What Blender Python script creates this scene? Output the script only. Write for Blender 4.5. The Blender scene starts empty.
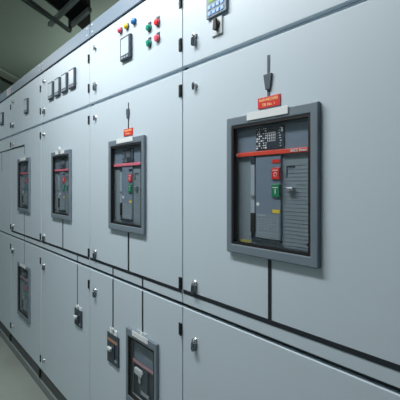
import bpy, bmesh, math, random
from mathutils import Vector, Matrix
random.seed(7)
SC = bpy.context.scene
COL = SC.collection
EYE = 1.34                      # camera height above the floor

# ------------------------------------------------------------------ materials
def lin(c):
    return tuple(((v/255)/12.92 if v/255 <= .04045 else ((v/255+.055)/1.055)**2.4) for v in c)
MATS = {}
def mat(name, rgb, rough=.5, metal=0., var=.04, scale=6., bump=0., bscale=400., coat=0., emit=0., spec=.5):
    m = bpy.data.materials.new(name); m.use_nodes = True
    nt = m.node_tree; N = nt.nodes; L = nt.links
    p = N['Principled BSDF']
    c = lin(rgb)
    tc = N.new('ShaderNodeTexCoord')
    nz = N.new('ShaderNodeTexNoise'); nz.inputs['Scale'].default_value = scale; nz.inputs['Detail'].default_value = 4
    L.new(tc.outputs['Object'], nz.inputs['Vector'])
    rp = N.new('ShaderNodeValToRGB')
    rp.color_ramp.elements[0].position = .3; rp.color_ramp.elements[1].position = .7
    rp.color_ramp.elements[0].color = (*[v*(1-var) for v in c], 1)
    rp.color_ramp.elements[1].color = (*[min(1, v*(1+var)) for v in c], 1)
    L.new(nz.outputs['Fac'], rp.inputs['Fac']); L.new(rp.outputs['Color'], p.inputs['Base Color'])
    p.inputs['Roughness'].default_value = rough; p.inputs['Metallic'].default_value = metal
    p.inputs['Specular IOR Level'].default_value = spec
    p.inputs['Coat Weight'].default_value = coat
    if bump:
        n2 = N.new('ShaderNodeTexNoise'); n2.inputs['Scale'].default_value = bscale; n2.inputs['Detail'].default_value = 2
        b = N.new('ShaderNodeBump'); b.inputs['Strength'].default_value = bump; b.inputs['Distance'].default_value = .001
        L.new(tc.outputs['Object'], n2.inputs['Vector'])
        L.new(n2.outputs['Fac'], b.inputs['Height']); L.new(b.outputs['Normal'], p.inputs['Normal'])
    if emit:
        L.new(rp.outputs['Color'], p.inputs['Emission Color']); p.inputs['Emission Strength'].default_value = emit
    MATS[name] = m
    return m
mat('paint', (194, 210, 220), .42, 0, .012, 3, .12, 500)
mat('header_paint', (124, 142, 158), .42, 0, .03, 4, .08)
mat('frame_grey', (112, 127, 138), .5, 0, .03, 10, .15, 600)
mat('gap_shade', (66, 76, 82), .7, 0, .03)  # dark tone that paints shade into the seams and the lower door gap
mat('black', (16, 18, 20), .5, 0, .1, 20)
mat('gasket', (12, 14, 17), .6, 0, .1, 20)
mat('tape', (24, 32, 42), .5, 0, .06, 20)
mat('tape_grey', (74, 88, 98), .5, 0, .06, 20)
mat('fascia', (112, 130, 146), .45, 0, .03, 20, .1)
mat('fascia_side', (124, 140, 148), .5, 0, .04, 15, .1)
mat('display', (42, 54, 66), .35, 0, .05, 20)
mat('slot_light', (158, 172, 182), .4, 0, .04)
mat('white', (226, 232, 234), .5, 0, .015)
mat('white_plastic', (196, 207, 210), .4, 0, .02)
mat('marks', (236, 240, 242), .5, 0, .02)
mat('marks_dim', (150, 164, 174), .5, 0, .02)
mat('red_strip', (226, 74, 52), .4, 0, .03)
mat('pink_strip', (224, 116, 136), .4, 0, .03)
mat('pale_strip', (176, 140, 148), .4, 0, .03)
mat('orange_strip', (164, 128, 106), .4, 0, .05)
mat('red', (214, 40, 34), .4, 0, .03)
mat('sign_red', (214, 52, 50), .45, 0, .03)
mat('sign_text', (250, 214, 150), .5, 0, .01)
mat('green', (14, 126, 84), .4, 0, .03)
mat('yellow', (222, 196, 60), .45, 0, .03)
mat('yellow_tag', (150, 146, 66), .6, 0, .1, 60)
mat('chrome', (205, 210, 214), .28, 1., .03)
mat('dark_chrome', (112, 120, 126), .25, .9, .1)
mat('lens_red', (226, 60, 70), .2, 0, .03, coat=.6)
mat('lens_pink', (226, 92, 112), .2, 0, .03, coat=.6)
mat('lens_yellow', (236, 208, 50), .2, 0, .03, coat=.6)
mat('lens_blue', (40, 120, 200), .2, 0, .03, coat=.6)
mat('lens_green', (22, 150, 124), .2, 0, .03, coat=.6)
mat('screen', (192, 208, 216), .25, 0, .03, 30)
mat('screen_green', (118, 168, 58), .25, 0, .1, 60)
mat('keypad', (150, 190, 238), .3, 0, .03)
mat('bezel', (54, 68, 80), .4, 0, .04)
mat('hmi_bezel', (110, 130, 144), .4, 0, .04)
mat('dark_metal', (118, 130, 126), .6, .3, .1)
mat('rail_metal', (172, 182, 178), .6, .2, .08)
mat('duct_black', (12, 15, 16), .8, 0, .2)
mat('ceiling_paint', (142, 158, 148), .9, 0, .06, .8)
mat('wall_paint', (165, 174, 176), .85, 0, .03, 1.5)
mat('beam_paint', (150, 162, 150), .85, 0, .04, 2)
mat('plinth', (72, 80, 80), .6, 0, .06, 5)
mat('base_rail', (120, 130, 130), .6, 0, .05, 5)
mat('floor_epoxy', (138, 147, 141), .38, 0, .09, 3.2, .1, 60)
mat('steel_body', (170, 178, 180), .5, .2, .02)
mat('lamp_glow', (255, 255, 255), .5, 0, 0, emit=6.)

def clear(name):
    m = bpy.data.materials.new(name); m.use_nodes = True
    nt = m.node_tree; N = nt.nodes; L = nt.links; N.remove(N['Principled BSDF'])
    out = N['Material Output']
    tr = N.new('ShaderNodeBsdfTransparent'); tr.inputs['Color'].default_value = (.975, .98, .985, 1)
    gl = N.new('ShaderNodeBsdfGlossy'); gl.inputs['Roughness'].default_value = .08
    lw = N.new('ShaderNodeLayerWeight'); lw.inputs['Blend'].default_value = .5
    pw = N.new('ShaderNodeMath'); pw.operation = 'POWER'; pw.inputs[1].default_value = 4
    fr = N.new('ShaderNodeMath'); fr.operation = 'MULTIPLY_ADD'; fr.inputs[1].default_value = .25; fr.inputs[2].default_value = .02
    L.new(lw.outputs['Facing'], pw.inputs[0]); L.new(pw.outputs[0], fr.inputs[0])
    tc = N.new('ShaderNodeTexCoord'); nz = N.new('ShaderNodeTexNoise'); nz.inputs['Scale'].default_value = 9
    mp = N.new('ShaderNodeMapping'); mp.inputs['Scale'].default_value = (.3, 1, 9)
    bp = N.new('ShaderNodeBump'); bp.inputs['Strength'].default_value = .08; bp.inputs['Distance'].default_value = .002
    L.new(tc.outputs['Object'], mp.inputs['Vector']); L.new(mp.outputs['Vector'], nz.inputs['Vector'])
    L.new(nz.outputs['Fac'], bp.inputs['Height']); L.new(bp.outputs['Normal'], gl.inputs['Normal'])
    mx = N.new('ShaderNodeMixShader')
    L.new(fr.outputs[0], mx.inputs['Fac']); L.new(tr.outputs[0], mx.inputs[1]); L.new(gl.outputs[0], mx.inputs[2])
    L.new(mx.outputs[0], out.inputs['Surface'])
    MATS[name] = m
clear('clear')

# ------------------------------------------------------------------ mesh tools
def box(bm, x0, x1, y0, y1, z0, z1):
    v = [bm.verts.new(p) for p in ((x0,y0,z0),(x1,y0,z0),(x1,y1,z0),(x0,y1,z0),(x0,y0,z1),(x1,y0,z1),(x1,y1,z1),(x0,y1,z1))]
    for f in ((0,3,2,1),(4,5,6,7),(0,1,5,4),(1,2,6,5),(2,3,7,6),(3,0,4,7)):
        bm.faces.new([v[i] for i in f])
def cbox(bm, cx, cz, w, h, y0, y1):
    box(bm, cx-w/2, cx+w/2, y0, y1, cz-h/2, cz+h/2)
def lathe(bm, prof, n=24, cx=0, cz=0):
    """prof: list of (radius, y); axis is world Y, both ends capped"""
    rings = [[bm.verts.new((cx+r*math.cos(2*math.pi*i/n), y, cz+r*math.sin(2*math.pi*i/n))) for i in range(n)] for r, y in prof]
    for a, b in zip(rings, rings[1:]):
        for i in range(n):
            bm.faces.new((a[i], a[(i+1)%n], b[(i+1)%n], b[i]))
    bm.faces.new(rings[0]); bm.faces.new(rings[-1][::-1])
def ring(bm, r0, r1, y0, y1, n=28, cx=0, cz=0):
    R = []
    for r, y in ((r0,y0),(r1,y0),(r1,y1),(r0,y1)):
        R.append([bm.verts.new((cx+r*math.cos(2*math.pi*i/n), y, cz+r*math.sin(2*math.pi*i/n))) for i in range(n)])
    for k in range(4):
        a, b = R[k], R[(k+1)%4]
        for i in range(n): bm.faces.new((a[i], a[(i+1)%n], b[(i+1)%n], b[i]))
def prism(bm, pts, y0, y1):
    """pts: outline in x,z ; extruded along y"""
    a = [bm.verts.new((x, y0, z)) for x, z in pts]; b = [bm.verts.new((x, y1, z)) for x, z in pts]
    bm.faces.new(a); bm.faces.new(b[::-1])
    for i in range(len(pts)):
        j = (i+1) % len(pts); bm.faces.new((a[i], b[i], b[j], a[j]))
def zprism(bm, pts, z0, z1):
    a = [bm.verts.new((x, y, z0)) for x, y in pts]; b = [bm.verts.new((x, y, z1)) for x, y in pts]
    bm.faces.new(a); bm.faces.new(b[::-1])
    for i in range(len(pts)):
        j = (i+1) % len(pts); bm.faces.new((a[i], b[i], b[j], a[j]))
def rod(bm, a, b, w, h=None):
    """rectangular bar from a to b, w across, h in the other direction"""
    a = Vector(a); b = Vector(b); h = h or w
    d = (b-a).normalized(); up = Vector((0,0,1)) if abs(d.z) < .9 else Vector((0,1,0))
    s = d.cross(up).normalized(); u = s.cross(d)
    vs = []
    for p in (a, b):
        for i, j in ((-1,-1),(1,-1),(1,1),(-1,1)):
            vs.append(bm.verts.new(p + s*i*w/2 + u*j*h/2))
    for f in ((0,1,2,3),(7,6,5,4),(0,4,5,1),(1,5,6,2),(2,6,7,3),(3,7,4,0)):
        bm.faces.new([vs[i] for i in f])
def slab(bm, x0, x1, z0, z1, y0, y1, holes=()):
    """plate with rectangular holes (x0,x1,z0,z1), one closed surface"""
    xs = sorted({x0, x1, *[v for h in holes for v in h[:2]]}); zs = sorted({z0, z1, *[v for h in holes for v in h[2:]]})
    def solid(i, k):
        if not (0 <= i < len(xs)-1 and 0 <= k < len(zs)-1): return False
        cx, cz = (xs[i]+xs[i+1])/2, (zs[k]+zs[k+1])/2
        return not any(h[0] < cx < h[1] and h[2] < cz < h[3] for h in holes)
    V = {}
    def v(x, y, z):
        if (x,y,z) not in V: V[(x,y,z)] = bm.verts.new((x,y,z))
        return V[(x,y,z)]
    for i in range(len(xs)-1):
        for k in range(len(zs)-1):
            if not solid(i,k): continue
            a,b,c,d = xs[i],xs[i+1],zs[k],zs[k+1]
            bm.faces.new((v(a,y0,c),v(b,y0,c),v(b,y0,d),v(a,y0,d)))
            bm.faces.new((v(a,y1,d),v(b,y1,d),v(b,y1,c),v(a,y1,c)))
            if not solid(i-1,k): bm.faces.new((v(a,y0,c),v(a,y0,d),v(a,y1,d),v(a,y1,c)))
            if not solid(i+1,k): bm.faces.new((v(b,y1,c),v(b,y1,d),v(b,y0,d),v(b,y0,c)))
            if not solid(i,k-1): bm.faces.new((v(a,y1,c),v(b,y1,c),v(b,y0,c),v(a,y0,c)))
            if not solid(i,k+1): bm.faces.new((v(a,y0,d),v(b,y0,d),v(b,y1,d),v(a,y1,d)))

WORLD = {}
MESH = {}
def obj(name, loc, build, m, parent=None, bevel=0., smooth=False, key=None):
    """one mesh object; build(bm) draws it around its own origin, loc is its place in the room"""
    if key and key in MESH: me = MESH[key]
    else:
        bm = bmesh.new(); build(bm)
        bmesh.ops.recalc_face_normals(bm, faces=bm.faces)
        me = bpy.data.meshes.new(name); bm.to_mesh(me); bm.free()
        me.materials.append(MATS[m])
        if smooth:
            for p in me.polygons: p.use_smooth = True
            me.set_sharp_from_angle(angle=math.radians(40))
        if key: MESH[key] = me
    o = bpy.data.objects.new(name, me); COL.objects.link(o)
    WORLD[o] = Vector(loc)
    if parent: o.parent = parent; o.location = WORLD[o]-WORLD[parent]
    else: o.location = loc
    if bevel:
        b = o.modifiers.new('bevel', 'BEVEL'); b.width = bevel; b.segments = 2; b.limit_method = 'ANGLE'; b.harden_normals = False
    return o
def thing(name, label, cat, loc, group=None):
    o = bpy.data.objects.new(name, None); COL.objects.link(o); o.location = loc; WORLD[o] = Vector(loc)
    o.empty_display_size = .05
    o['label'] = label; o['category'] = cat
    if group: o['group'] = group
    return o
def struct(name, build, m, loc=(0,0,0)):
    o = obj(name, loc, build, m); o['kind'] = 'structure'; return o
def text(name, body, loc, size, m, parent, width=None):
    cu = bpy.data.curves.new(name, 'FONT'); cu.body = body; cu.size = size; cu.extrude = .0003
    cu.align_x = 'CENTER'; cu.align_y = 'CENTER'; cu.offset = .0002
    t = bpy.data.objects.new(name, cu); COL.objects.link(t)
    bpy.context.view_layer.update()
    me = bpy.data.meshes.new_from_object(t.evaluated_get(bpy.context.evaluated_depsgraph_get()))
    bpy.data.objects.remove(t); bpy.data.curves.remove(cu)
    me.transform(Matrix.Rotation(math.pi/2, 4, 'X'))
    if width:
        xs = [v.co.x for v in me.vertices]; k = width/(max(xs)-min(xs))
        me.transform(Matrix.Diagonal((k,1,1,1)))
    me.materials.clear(); me.materials.append(MATS[m])
    o = bpy.data.objects.new(name, me); COL.objects.link(o); WORLD[o] = Vector(loc)
    o.parent = parent; o.location = WORLD[o]-WORLD[parent]
    return o

# ------------------------------------------------------------------ the room
XL, XR, YF, YB, ZC = -9.6, 2.2, -2.3, 3.2, 3.24
struct('floor', lambda b: box(b, XL, XR, YF, YB, -.1, 0), 'floor_epoxy')
struct('ceiling', lambda b: box(b, XL, XR, YF, YB, ZC, ZC+.1), 'ceiling_paint')
struct('wall_left', lambda b: box(b, XL-.1, XL, YF, YB, 0, ZC), 'wall_paint')
struct('wall_right', lambda b: box(b, XR, XR+.1, YF, YB, 0, ZC), 'wall_paint')
struct('wall_back', lambda b: box(b, XL, XR, YB, YB+.1, 0, ZC), 'wall_paint')
struct('wall_front', lambda b: box(b, XL, XR, YF-.1, YF, 0, ZC), 'wall_paint')

# ------------------------------------------------------------------ switchgear row
W = .7985
SEAM = [-.961 - W*k for k in range(6)]       # seam between neighbouring cabinets, from right to left
DT = .018                                    # door thickness
G = .0025
FY = -.013                                   # front of the breaker frames
def Z(h): return EYE+h

def lock(cab, x, h, turned):
    k = obj('door_lock', (x, 0, Z(h)), lambda b: (lathe(b, [(.0115,0),(.0115,-.002),(.0095,-.004),(.009,-.009),(.006,-.010)], 20), ring(b, .0035, .0055, -.012, -.009)), 'chrome', cab, smooth=True, key='lock')
    if turned == 'down':   # swing lever hanging under the barrel
        def lev(b):
            prism(b, [(-.0065,-.004),(.0065,-.004),(.0085,-.014),(.008,-.028),(.004,-.033),(-.005,-.033),(-.0085,-.027),(-.008,-.014)], -.015, -.002)
        l = obj('lever', (x, 0, Z(h)), lev, 'dark_chrome', k, bevel=.002, key='lever_down')
    else:
        def lev(b):
            prism(b, [(-.004,.010),(.003,.012),(.006,.002),(.005,-.010),(-.001,-.014),(-.006,-.008)], -.013, -.008)
        obj('lever', (x, 0, Z(h)), lev, 'dark_chrome', k, bevel=.0015, key='lever_short')
def hinge(cab, x, h):
    def f(b):
        cbox(b, -.009, 0, .017, .041, -.003, 0)
        n = 10
        for z0, z1 in ((-.020,-.002),(.002,.020)):
            vs0 = [b.verts.new((-.004+.004*math.cos(2*math.pi*i/n), -.004+.004*math.sin(2*math.pi*i/n), z0)) for i in range(n)]
            vs1 = [b.verts.new((v.co.x, v.co.y, z1)) for v in vs0]
            b.faces.new(vs0); b.faces.new(vs1[::-1])
            for i in range(n): b.faces.new((vs0[i], vs1[i], vs1[(i+1)%n], vs0[(i+1)%n]))
    obj('hinge', (x, 0, Z(h)), f, 'black', cab, key='hinge')

def strip(cab, x, h, w, t, m='tape'):
    obj('mimic_line', (x, 0, Z(h)), lambda b: cbox(b, 0, 0, w, t, -.0012, 0), m, cab)

def cabinet(k, label, mid_hole=None, low_holes=(), up_holes=()):
    xr, xl = SEAM[k], SEAM[k+1]; cx = (xr+xl)/2
    cab = thing('switchgear_cabinet', label, 'electrical cabinet', (cx, .3, 0), 'cabinets of the switchgear row')
    def body(b):
        t = .012
        box(b, xl+.0005-cx, xl+t-cx, DT+.001, .6, .03, Z(.81)); box(b, xr-t-cx, xr-.0005-cx, DT+.001, .6, .03, Z(.81))
        box(b, xl+t-cx, xr-t-cx, .588, .6, .03, Z(.81))
        box(b, xl+t-cx, xr-t-cx, DT+.001, .588, Z(.798), Z(.81)); box(b, xl+t-cx, xr-t-cx, DT+.001, .588, .03, .045)
        box(b, xl+t-cx, xr-t-cx, DT+.001, .05, Z(.72), Z(.798))
    obj('body', (cx, 0, 0), body, 'gap_shade', cab)
    for h in (.4, -.414): obj('cross_rail', (cx, 0, Z(h)), lambda b: box(b, xl+.0125-cx, xr-.0125-cx, DT-.003 if h > 0 else DT+.001, .05, -.0068 if h > 0 else -.025, .0068 if h > 0 else .025), 'paint' if h > 0 else 'gap_shade', cab)
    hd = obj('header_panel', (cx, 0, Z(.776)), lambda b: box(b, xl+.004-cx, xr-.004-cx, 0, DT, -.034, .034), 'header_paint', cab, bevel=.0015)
    for sx in (-1, 1):
        for dz in (-.017, .017):
            obj('screw', (cx+sx*(W/2-.032), 0, Z(.776+dz)), lambda b: lathe(b, [(.006,0),(.006,-.002),(.003,-.004)], 12), 'white_plastic', hd, key='hscrew')
    def door(z0, z1, holes):
        c = (z0+z1)/2
        d = obj('door', (cx, 0, Z(c)), lambda b: slab(b, xl+G-cx, xr-G-cx, z0-c, z1-c, 0, DT, [(h[0]-cx,h[1]-cx,h[2]-c,h[3]-c) for h in holes]), 'paint', cab, bevel=.0018)
    door(.408, .729, up_holes)
    obj('header_gap_shade', (cx, 0, Z(.735)), lambda b: box(b, xl+.001-cx, xr-.001-cx, .008, DT+.004, -.012, .012), 'black', cab); door(-.407, .393, [mid_hole] if mid_hole else []); door(-1.215, -.421, low_holes)  # black strip added behind the header gap to paint in its shade
    obj('plinth', (cx, 0, 0), lambda b: box(b, xl+.001-cx, xr-.001-cx, .006, .59, .05, Z(-1.219)), 'plinth', cab)
    obj('base_channel', (cx, 0, 0), lambda b: box(b, xl+.0005-cx, xr-.0005-cx, -.006, .6, 0, .05), 'base_rail', cab, bevel=.001)
    for h in (.636, .487, .327, -.341, -.50, -1.145): hinge(cab, xr-.002, h)
    obj('plinth_clip', (xr-.03, .006, Z(-1.252)), lambda b: cbox(b, 0, 0, .024, .052, -.012, 0), 'black', cab, bevel=.002, key='pclip')
    for h, t in ((.668,'s'),(.492,'down'),(.327,'s'),(-.326,'down'),(-.515,'down'),(-1.13,'s')):
        lock(cab, xl+.074, h, t)
    return cab, cx

# --- framed cut-outs in doors
def frame(cab, cx, ch, w=.319, h=.394, bl=.022, bt=.026, plate=True, fdark='frame_grey'):
    iw, ih = w-2*bl, h-2*bt
    def f(b): slab(b, -w/2, w/2, -h/2, h/2, FY, .0, [(-iw/2, iw/2, -ih/2, ih/2)])
    fr = obj('breaker_frame', (cx, 0, Z(ch)), f, fdark, cab, bevel=.003)
    g = .007
    obj('gasket', (cx, 0, Z(ch)), lambda b: slab(b, -iw/2+.0005, iw/2-.0005, -ih/2+.0005, ih/2-.0005, FY+.002, .004, [(-iw/2+g, iw/2-g, -ih/2+g, ih/2-g)]), 'gasket', fr)
    obj('clear_cover', (cx, 0, Z(ch)), lambda b: cbox(b, 0, 0, iw-2*g, ih-2*g, FY+.004, FY+.0065), 'clear', fr)
    if plate:
        pw = .145 if w > .3 else .125
        obj('label_plate', (cx, FY, Z(ch+h/2-.0075)), lambda b: cbox(b, 0, 0, pw, .021, -.0025, 0), 'white', fr, bevel=.0006)
    return fr
def hole(cx, ch, w=.319, h=.394, bl=.022, bt=.026):
    return (cx-w/2+bl, cx+w/2-bl, ch-h/2+bt, ch+h/2-bt)

# --- withdrawable air circuit breaker seen through its frame
def air_breaker(cx, ch, label, stripm, hero=False):
    t = thing('circuit_breaker', label, 'circuit breaker', (cx, .15, Z(ch)-.168), 'air circuit breakers behind clear covers')
    P = lambda x, z, y=0: (cx+x, y, Z(ch+z))
    obj('housing', P(0,0), lambda b: box(b, -.140, .140, .014, .30, -.167, .167), 'fascia_side', t, bevel=.002, key='ab_house')
    # side fields left and right of the centre plate
    def side(b):
        cbox(b, -.1015, -.045, .070, .235, .010, .014)
        cbox(b, .0885, -.045, .092, .235, .010, .014)
        for i in range(22): cbox(b, .0885, -.155+i*.0098, .088, .0015, .0092, .010)
    obj('side_panel', P(0,0), side, 'fascia_side', t, key='ab_side')
    obj('upper_panel', P(0,.1235), lambda b: cbox(b, 0, 0, .264, .068, .006, .014), 'fascia', t, bevel=.0015, key='ab_up')
    dp = obj('display_panel', P(.005,.127,.003), lambda b: cbox(b, 0, 0, .100, .060, 0, .004), 'display', t, bevel=.001, key='ab_disp')
    rnd = random.Random(3)
    def marks(b):
        for i in range(5):
            for j in range(9):
                if rnd.random() < .72:
                    w = rnd.choice((.0025,.004,.006)); cbox(b, -.044+i*.0078+rnd.uniform(-.001,.001), -.026+j*.0065, w, rnd.choice((.0018,.003,.0042)), -.0004, .0)
        for i in range(5):
            cbox(b, -.006+i*.0065, .002, .0012, .024, -.0004, .0)
        for j in range(4): cbox(b, .007, -.009+j*.0075, .026, .0010, -.0004, .0)
        for j in range(8): cbox(b, .036+rnd.uniform(-.003,.004), -.024+j*.0068, rnd.choice((.003,.006)), .0018, -.0004, 0)
        cbox(b, .044, .018, .006, .011, -.0004, 0)
    obj('printed_marks', P(.005,.127,.003), marks, 'marks' if hero else 'marks_dim', dp, key='ab_marks%d' % hero)
    sp = obj('colour_strip', P(0,.087,.001), lambda b: cbox(b, 0, 0, .265, .0115, 0, .010), stripm, t, bevel=.001, key='ab_strip'+stripm)
    if hero:
        text('lettering', 'SACE Emax', P(.103,.087,.0005), .0098, 'white', sp, width=.052)
        text('lettering', 'ABB', P(-.122,.087,.0005), .009, 'white', sp, width=.014)
    obj('centre_plate', P(-.0025,-.034,.0045), lambda b: cbox(b, 0, 0, .091, .226, 0, .0095), 'fascia', t, bevel=.002, key='ab_centre')
    lv = obj('charging_lever', P(-.057,-.036,.003), lambda b: (cbox(b, 0, .013, .014, .160, .0, .011), cbox(b, -.0085, 0, .0012, .226, .001, .011)), 'slot_light', t, bevel=.001, key='ab_lever')
    obj('lever_recess', P(-.057,.070,.002), lambda b: cbox(b, 0, 0, .016, .019, 0, .012), 'display', lv, key='ab_lr')
    obj('lever_grip', P(-.057,-.105,.001), lambda b: cbox(b, 0, 0, .016, .054, 0, .013), 'black', lv, bevel=.002, key='ab_lg')
    obj('lever_clip', P(-.057,-.031,.001), lambda b: (cbox(b, 0, .002, .016, .003, 0, .004), cbox(b, 0, -.004, .010, .005, 0, .004)), 'chrome', lv, key='ab_lc')
    obj('state_indicator', P(.028,.063,.003), lambda b: cbox(b, 0, 0, .026, .009, 0, .003), 'red' if hero else 'black', t, key='ab_ind%d' % hero)
    ob = obj('off_button', P(.028,.030,.0), lambda b: cbox(b, 0, 0, .028, .031, 0, .006), 'red', t, bevel=.0015, key='ab_off')
    gb = obj('on_button', P(.028,-.015,.0), lambda b: cbox(b, 0, 0, .028, .034, 0, .006), 'green', t, bevel=.0015, key='ab_on')
    obj('symbol', P(.028,.028,0), lambda b: (ring(b, .0042, .0056, -.0005, .0005), cbox(b, 0, .011, .018, .002, -.0004, 0)), 'white', ob, key='ab_o')
    obj('symbol', P(.028,-.017,0), lambda b: (cbox(b, 0, 0, .0022, .013, -.0005, .0005), cbox(b, 0, .0105, .018, .002, -.0004, 0)), 'white', gb, key='ab_i')
    obj('emblem', P(-.038,-.053,.004), lambda b: lathe(b, [(.0052,0.0005),(.0052,-.0005)], 16), 'marks', t, key='ab_emb')
    obj('yellow_label', P(.028,-.070,.004), lambda b: cbox(b, 0, 0, .026, .009, -.0005, .0005), 'yellow', t, key='ab_yl')
    np_ = obj('rating_plate', P(-.001,-.112,.004), lambda b: cbox(b, 0, 0, .082, .066, -.0005, .0005), 'fascia_side', t, key='ab_rp')
    def lines(b):
        cbox(b, -.024, .029, .034, .0034, -.0009, -.0005)
        for i in range(7):
            for j in range(5):
                if rnd.random() < .85: cbox(b, -.034+i*.0112, .019-j*.0062, .0080*rnd.uniform(.5,1), .0022, -.0009, -.0005)
        for j in range(2): cbox(b, 0, -.018-j*.007, .072, .0016, -.0009, -.0005)
    obj('printed_lines', P(-.001,-.112,.004), lines, 'marks_dim', np_, key='ab_rl')
    obj('base_slot', P(-.01,-.150,.003), lambda b: cbox(b, 0, 0, .105, .005, 0, .01), 'display', t, key='ab_bs')
    obj('key_lock', P(.074,-.010,-.001), lambda b: (cbox(b, 0, 0, .022, .009, 0, .010), cbox(b, .002, .001, .014, .003, -.003, 0)), 'chrome', t, bevel=.0015, key='ab_key')
    def ol(b):
        cbox(b, .072, .048, .026, .0025, .008, .0101); cbox(b, .0595, .035, .0016, .028, .008, .0101)
    obj('counter_window', P(0,0), ol, 'display', t, key='ab_cw')
    for x, z in ((-.127,-.149),(.125,-.146)):
        obj('screw', P(x,z,.012), lambda b: lathe(b, [(.0035,.002),(.0035,-.004),(.002,-.005)], 12), 'black', t, key='ab_scr')
    return t

# --- cabinet nearest the camera
cxA = (SEAM[0]+SEAM[1])/2
FA = -1.3595; HA = 0.0
A, _ = cabinet(0, 'nearest switchgear cabinet, with keypad unit and black rotary switch above the large breaker', hole(FA, 0))
frA = frame(A, FA, 0)
air_breaker(-1.3695, 0, 'largest circuit breaker in view, under the bright red sign, with printed markings readable', 'red_strip', True)
strip(A, (SEAM[0]+SEAM[1])/2, -.366, W-.012, .013)
strip(A, -1.360, -.278, .012, .162)
strip(A, -1.364, .292, .009, .112, 'tape_grey')
def arrow(b): prism(b, [(-.0150,.020),(.0150,.020),(.011,-.003),(.0075,-.022),(-.0075,-.022),(-.011,-.003)], -.006, 0)
ar = obj('mimic_arrow', (-1.364, 0, Z(.277)), arrow, 'tape_grey', A, bevel=.001)
def sign(cab, x, h, pale=False):
    s = obj('name_sign', (x, -.001, Z(h)), lambda b: cbox(b, 0, 0, .079, .029, -.002, .001), 'sign_red', cab, bevel=.0005)
    text('lettering', 'MAIN INCOMER', (x, -.0032, Z(h+.0065)), .0105, 'sign_text', s, width=.066)
    text('lettering', 'TR No. 1', (x, -.0032, Z(h-.0065)), .0105, 'sign_text', s, width=.044)
sign(A, -1.362, .2225)
# keypad display and rotary switch of the near cabinet
def keypad_unit(cab, x, h):
    m = obj('display_unit', (x, 0, Z(h)), lambda b: cbox(b, 0, 0, .094, .114, -.010, 0), 'hmi_bezel', cab, bevel=.002)
    obj('screen', (x, -.010, Z(h+.012)), lambda b: cbox(b, -.006, 0, .056, .044, -.001, 0), 'screen_green', m)
    for i in range(4):
        for j in range(2):
            obj('key', (x-.030+i*.020, -.010, Z(h-.0245-j*.0195)), lambda b: cbox(b, 0, 0, .0145, .012, -.002, 0), 'keypad', m, bevel=.001, key='hkey')
keypad_unit(A, -1.571, .579)
sw = obj('rotary_switch', (-1.573, 0, Z(.489)), lambda b: cbox(b, 0, 0, .050, .054, -.005, 0), 'white_plastic', A, bevel=.002)
def knob(b):
    lathe(b, [(.013,-.005),(.012,-.009),(.009,-.010)], 20)
    prism(b, [(-.005,.018),(.005,.018),(.007,0),(.008,-.016),(0,-.020),(-.008,-.016),(-.007,0)], -.018, -.008)
obj('knob', (-1.569, 0, Z(.492)), knob, 'black', sw, bevel=.001)
# yellow scrap of tape lying inside the window of the near frame
obj('tape_tag', (-1.446, -.004, Z(-.1585)), lambda b: prism(b, [(-.022,-.002),(-.010,-.004),(.020,-.0025),(.022,.001),(.004,.004),(-.020,.003)], -.001, .002), 'yellow_tag', frA)

# --- second cabinet
B = None
xB0 = SEAM[2]
FB = SEAM[2]+.397
lowB = (-2.031, -.751)
wB, hB = .243, .308
smB = (-2.288, -.738)
B, cxB = cabinet(1, 'second switchgear cabinet, with coloured lamps, a portrait meter and two switches below', hole(FB, 0),
                 [hole(*lowB, wB, hB, .018, .030), (smB[0]-.045, smB[0]+.045, smB[1]-.055, smB[1]+.055)])
frame(B, FB, 0)
air_breaker(FB-.008, 0, 'circuit breaker under the small red sign, in the second cabinet', 'pink_strip')
strip(B, cxB, -.368, W-.012, .012)
strip(B, -2.150, -.281, .012, .165)
strip(B, -2.150, .293, .007, .110)
obj('mimic_arrow', (-2.150, 0, Z(.300)), lambda b: prism(b, [(-.010,.022),(.010,.022),(.012,.004),(.007,-.020),(-.007,-.020),(-.012,.004)], -.006, 0), 'tape_grey', B, bevel=.001)
sign(B, -2.150, .2235)
for x, h in ((-2.296, -.668), (-2.032, -.597)):
    strip(B, x, -.3905, .010, .031); strip(B, x, (-.423+h)/2, .010, -.423-h)

def meter(cab, x, h, w=.092, hh=.108, d=.013, buttons=True):
    m = obj('meter', (x, 0, Z(h)), lambda b: cbox(b, 0, 0, w, hh, -d, 0), 'bezel', cab, bevel=.004, key='meter%.3f%.3f' % (w,hh))
    obj('screen', (x, -d, Z(h+.006)), lambda b: cbox(b, 0, 0, w*.74, hh*.70, -.001, 0), 'screen', m, key='mscreen%.3f%.3f' % (w,hh))
    if buttons:
        for i in (-1, 0, 1):
            obj('button', (x+i*w*.24, -d, Z(h-hh*.39)), lambda b: cbox(b, 0, 0, w*.15, hh*.09, -.0015, 0), 'marks_dim', m, key='mb')
    return m
meter(B, -2.160, .580, .092, .100)
def lamp(cab, x, h, m, name='indicator_lamp'):
    o = obj(name, (x, 0, Z(h)), lambda b: lathe(b, [(.0145,0),(.0145,-.004),(.0125,-.007)], 24), 'dark_chrome', cab, smooth=True, key='lampbase')
    obj('lens', (x, 0, Z(h)), lambda b: lathe(b, [(.0128,-.005),(.0128,-.009),(.011,-.014),(.006,-.017),(.002,-.018)], 24), m, o, smooth=True, key='lens'+m)
for x, m in ((-2.215,'lens_pink'),(-2.157,'lens_yellow'),(-2.094,'lens_blue')): lamp(B, x, .671, m)
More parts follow.
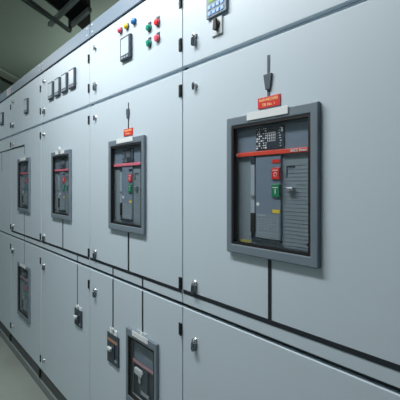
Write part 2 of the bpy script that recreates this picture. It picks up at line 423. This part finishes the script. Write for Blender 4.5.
def switch(cab, x, h, m):
    o = obj('push_button', (x, 0, Z(h)), lambda b: (lathe(b, [(.0150,0),(.0150,-.003),(.0135,-.004)], 24), cbox(b, 0, .017, .022, .012, -.002, 0)), 'bezel', cab, key='swbase')
    obj('button_cap', (x, 0, Z(h)), lambda b: lathe(b, [(.0130,-.004),(.0130,-.010),(.011,-.013),(.004,-.014)], 24), m, o, smooth=True, key='cap'+m)
for x, h, m in ((-1.977,.609,'lens_green'),(-1.977,.549,'lens_green'),(-1.916,.611,'lens_red'),(-1.916,.551,'lens_pink')): switch(B, x, h, m)

# lower framed switch of the second cabinet
frB = frame(B, *lowB, wB, hB, .018, .030)
t = thing('circuit_breaker', 'framed lower circuit breaker with white toggle, right of the small black one', 'circuit breaker', (lowB[0], .08, Z(lowB[1])-.12), 'lower switches of the second cabinet')
P = lambda x, z, y=0: (lowB[0]+x, y, Z(lowB[1]+z))
obj('housing', P(0,0), lambda b: box(b, -.098, .098, .012, .16, -.122, .122), 'display', t, bevel=.002)
def toptex(b):
    cbox(b, 0, 0, .168, .075, .0, .006)
up = obj('upper_panel', P(0,.066,.007), toptex, 'fascia', t, bevel=.003)
obj('printed_marks', P(0,.066,.007), lambda b: (cbox(b, -.04, .012, .05, .014, -.0005, 0), cbox(b, .03, -.008, .055, .018, -.0005, 0), cbox(b, .06, .02, .014, .02, -.0005, 0)), 'fascia_side', up)
obj('colour_strip', P(0,.022,.004), lambda b: cbox(b, 0, 0, .184, .009, 0, .009), 'pale_strip', t)
es = obj('escutcheon', P(-.01,-.045,.006), lambda b: cbox(b, 0, 0, .070, .110, 0, .007), 'bezel', t, bevel=.002)
obj('toggle', P(-.030,-.008,.006), lambda b: (prism(b, [(-.034,-.010),(.024,-.014),(.030,.002),(.022,.013),(-.030,.014)], -.012, -.002), cbox(b, .0, -.024, .016, .040, -.006, 0)), 'white_plastic', t, bevel=.002)
obj('rating_plate', P(.006,-.088,.005), lambda b: cbox(b, 0, 0, .060, .014, -.0005, .002), 'marks_dim', t)
for z in (-.03, -.075): obj('screw', P(.078, z, .012), lambda b: lathe(b, [(.004,0),(.004,-.003)], 12), 'marks_dim', t, key='scr2')

def small_breaker(x, h, w, hh, label, stripe):
    t = thing('circuit_breaker', label, 'circuit breaker', (x, .03, Z(h)-hh/2), 'small black circuit breakers on the lower doors')
    obj('housing', (x, 0, Z(h)), lambda b: cbox(b, 0, 0, w*.78, hh*.78, -.001, .07), 'black', t)
    obj('front_plate', (x, 0, Z(h)), lambda b: cbox(b, 0, 0, w, hh, -.007, -.001), 'bezel', t, bevel=.0015)
    obj('colour_strip', (x, -.007, Z(h+hh*.28)), lambda b: cbox(b, 0, 0, w*.86, hh*.10, -.001, 0), stripe, t)
    obj('escutcheon', (x, -.007, Z(h-.006)), lambda b: cbox(b, 0, 0, w*.42, hh*.5, -.004, 0), 'display', t, bevel=.001)
    obj('toggle', (x-.006, -.011, Z(h+.004)), lambda b: (prism(b, [(-.018,-.007),(.012,-.007),(.015,.004),(-.014,.010)], -.014, -.003), cbox(b, .004, -.002, .010, .022, -.004, 0)), 'white_plastic', t, bevel=.0015)
    obj('rating_label', (x+w*.3, -.007, Z(h-hh*.32)), lambda b: cbox(b, 0, 0, w*.16, hh*.09, -.0008, 0), 'marks_dim', t)
    return t
def small_tag(cab, x, h):
    o = obj('label_holder', (x, 0, Z(h)), lambda b: cbox(b, 0, 0, .070, .022, -.004, 0), 'white', cab, bevel=.001)
    obj('holder_clip', (x, -.004, Z(h+.012)), lambda b: lathe(b, [(.010,0),(.009,-.005),(.004,-.007)], 16), 'white_plastic', o, smooth=True, key='hclip')
small_breaker(*smB, .112, .134, 'taller small black circuit breaker with orange stripe, second cabinet lower door', 'orange_strip')
small_tag(B, smB[0], -.661)
obj('holder_clip', (lowB[0]-.004, 0, Z(-.596)), lambda b: (cbox(b, 0, 0, .075, .018, -.003, 0), lathe(b, [(.009,-.003),(.008,-.007),(.004,-.009)], 16)), 'white_plastic', B)

# --- third cabinet
FC = SEAM[3]+.397
smC = (-2.700, -.703)
C_, cxC = cabinet(2, 'third switchgear cabinet, with four portrait meters side by side', hole(FC, 0),
                  [(smC[0]-.04, smC[0]+.04, smC[1]-.034, smC[1]+.034)])
fr = frame(C_, FC, 0)
obj('holder_clip', (FC, FY-.0025, Z(.203)), lambda b: lathe(b, [(.020,0),(.019,-.004),(.012,-.006)], 20), 'white_plastic', fr, smooth=True)
air_breaker(FC-.008, 0, 'circuit breaker in the third cabinet, below the row of four meters', 'pink_strip')
for i in range(4): meter(C_, -3.138+.1195*i, .580, .086, .106)
strip(C_, cxC, -.370, W-.012, .012)
strip(C_, -2.945, -.282, .012, .168)
strip(C_, -2.722, -.3905, .008, .031, 'tape_grey'); strip(C_, -2.722, -.531, .008, .216, 'tape_grey')
small_breaker(*smC, .098, .088, 'squat small black circuit breaker with white toggle, third cabinet lower door', 'bezel')
small_tag(C_, smC[0]+.002, -.655)

# --- fourth cabinet
FD = SEAM[4]+.397
D_, cxD = cabinet(3, 'fourth switchgear cabinet, with framed windows in both the middle and lower door', hole(FD, 0), [hole(FD, -.785)])
frame(D_, FD, 0); frame(D_, FD, -.785)
air_breaker(FD-.008, 0, 'upper circuit breaker of the fourth cabinet, below the stepped black line', 'pink_strip')
air_breaker(FD-.008, -.785, 'lower circuit breaker of the fourth cabinet, near the floor', 'pale_strip')
meter(D_, -3.69, .572, .086, .106)
strip(D_, cxD, -.372, W-.012, .012)
strip(D_, (SEAM[4]+FD)/2+.002, .293, FD-SEAM[4], .012)
strip(D_, FD, .257, .007, .060, 'tape_grey')
strip(D_, FD, -.281, .007, .166, 'tape_grey')
strip(D_, FD, -.3925, .007, .027, 'tape_grey'); strip(D_, FD, -.502, .007, .158, 'tape_grey')

# --- fifth cabinet, cut by the left edge of the photograph
E_, cxE = cabinet(4, 'farthest switchgear cabinet at the left edge, with a red ring mark on its header')
strip(E_, cxE, .291, W-.012, .010)
strip(E_, -4.49, .205, .012, .16, 'tape_grey')
meter(E_, -4.46, .58, .092, .106)
lb = obj('header_label', (-4.24, 0, Z(.776)), lambda b: cbox(b, 0, 0, .125, .055, -.0015, 0), 'white_plastic', E_)
obj('ring_mark', (-4.21, -.0015, Z(.776)), lambda b: ring(b, .012, .020, -.001, 0), 'pink_strip', lb)

# ------------------------------------------------------------------ overhead
Hd = Z(1.5)
duct = thing('cable_duct', 'matt black overhead duct running diagonally above the cabinets', 'duct', (-3.95, .45, Hd))
def ductb(b): zprism(b, [(-3.35,-.44),(-3.951,.222),(-4.378,.695),(-4.44,.77),(-4.22,.705),(-3.822,.533),(-3.755,.471),(-3.2,-.1)], Hd, Hd+.30)
obj('duct_body', (0,0,0), ductb, 'duct_black', duct)

for a, c in (((-4.40,.385),(-3.40,.385)), ((-4.30,.548),(-3.86,.545))):
    obj('cross_bar', (0,0,0), lambda b, a=a, c=c: rod(b, (*a, Hd-.02), (*c, Hd-.02), .035), 'rail_metal', duct)
# steel support hanging beside the duct
sup = thing('steel_hanger', 'grey steel hanger frame beside the black overhead duct', 'bracket', (-3.9, .1, Z(1.42)))
Hs = Z(1.42)
def supb(b):
    rod(b, (-3.40,-.50,Hs), (-4.275,.53,Hs), .024, .03)
    rod(b, (-4.275,.53,Hs), (-4.275,.53,Hs+.12), .025)
    rod(b, (-3.50,-.40,Hs+.12), (-4.275,.53,Hs+.12), .02, .02)
obj('hanger_frame', (0,0,0), supb, 'dark_metal', sup)
obj('conduit', (0,0,0), lambda b: rod(b, (-3.42,-.57,Hs), (-4.128,.319,Hs), .014), 'dark_metal', sup)
obj('hanger_rod', (0,0,0), lambda b: (rod(b, (-3.62,-.26,Hs+.12), (-3.62,-.26,ZC), .02), rod(b, (-4.27,.52,Hs+.1), (-4.27,.52,ZC), .014)), 'rail_metal', sup)
# band across the far ceiling and the slotted grille next to it
def band(b, off, w, z0, z1, l0=-.6, l1=1.6):
    d = Vector((-.765,.643)); n = Vector((-.643,-.765)); p = Vector((-7.748,.655))+n*off
    zprism(b, [tuple(p+d*l0), tuple(p+d*l1), tuple(p+d*l1+n*w), tuple(p+d*l0+n*w)], z0, z1)
struct('trim_1', lambda b: band(b, 0, .20, ZC-.03, ZC), 'beam_paint')
def grille(b):
    band(b, .22, .12, ZC-.02, ZC, -.5, .58); band(b, .22, .12, ZC-.02, ZC, .66, 1.1)
g = obj('ventilation_grille', (0,0,0), grille, 'duct_black')
g['label'] = 'black slotted grille in the ceiling at the far left'; g['category'] = 'vent'

# ------------------------------------------------------------------ light
def area(name, loc, sx, sy, power, rot=(0,0,0), col=(1,1,1)):
    l = bpy.data.lights.new(name, 'AREA'); l.shape = 'RECTANGLE'; l.size = sx; l.size_y = sy; l.energy = power; l.color = col
    o = bpy.data.objects.new(name, l); COL.objects.link(o); o.location = loc; o.rotation_euler = rot
    return o
area('aisle_lamp', (-2.2, -.72, 2.72), 1.7, .2, 46, (0,0,0), (1,.99,.985))
area('room_fill', (-1.5, -1.9, 3.15), 3.0, .5, 4, (0,0,0), (.92,.98,1))  # added ambient fill, no fixture of the room
area('far_ceiling_fill', (-8.2, -1.2, 2.5), 1.2, .3, 16, (math.pi,0,0), (.92,1,.95))  # added fill facing up, brightens the far ceiling
area('left_end_fill', (-5.2, -.9, 2.8), 1.3, .2, 13, (0,0,0), (.97,1,.98))  # added fill, lifts the dark left end of the row
area('back_ceiling_fill', (-5.6, 2.2, 2.4), 2.5, .3, 42, (math.pi,0,0), (.95,1,.93))  # added unseen uplight behind the row, brightens the ceiling
w = bpy.data.worlds.new('world'); SC.world = w; w.use_nodes = True
w.node_tree.nodes['Background'].inputs['Color'].default_value = (.6,.7,.7,1)
w.node_tree.nodes['Background'].inputs['Strength'].default_value = .05

# ------------------------------------------------------------------ camera
cam = bpy.data.cameras.new('camera'); cam.sensor_width = 36; cam.lens = 36
cam.shift_y = -15/400; cam.clip_start = .02
co = bpy.data.objects.new('camera', cam); COL.objects.link(co)
co.location = (-.6355, -.807, EYE); co.rotation_euler = (math.pi/2, 0, math.atan2(.786,.618))
SC.camera = co
SC.view_settings.view_transform = 'Standard'; SC.view_settings.look = 'None'
SC.view_settings.gamma = 1; SC.view_settings.use_curve_mapping = False
SC.view_settings.exposure = .06
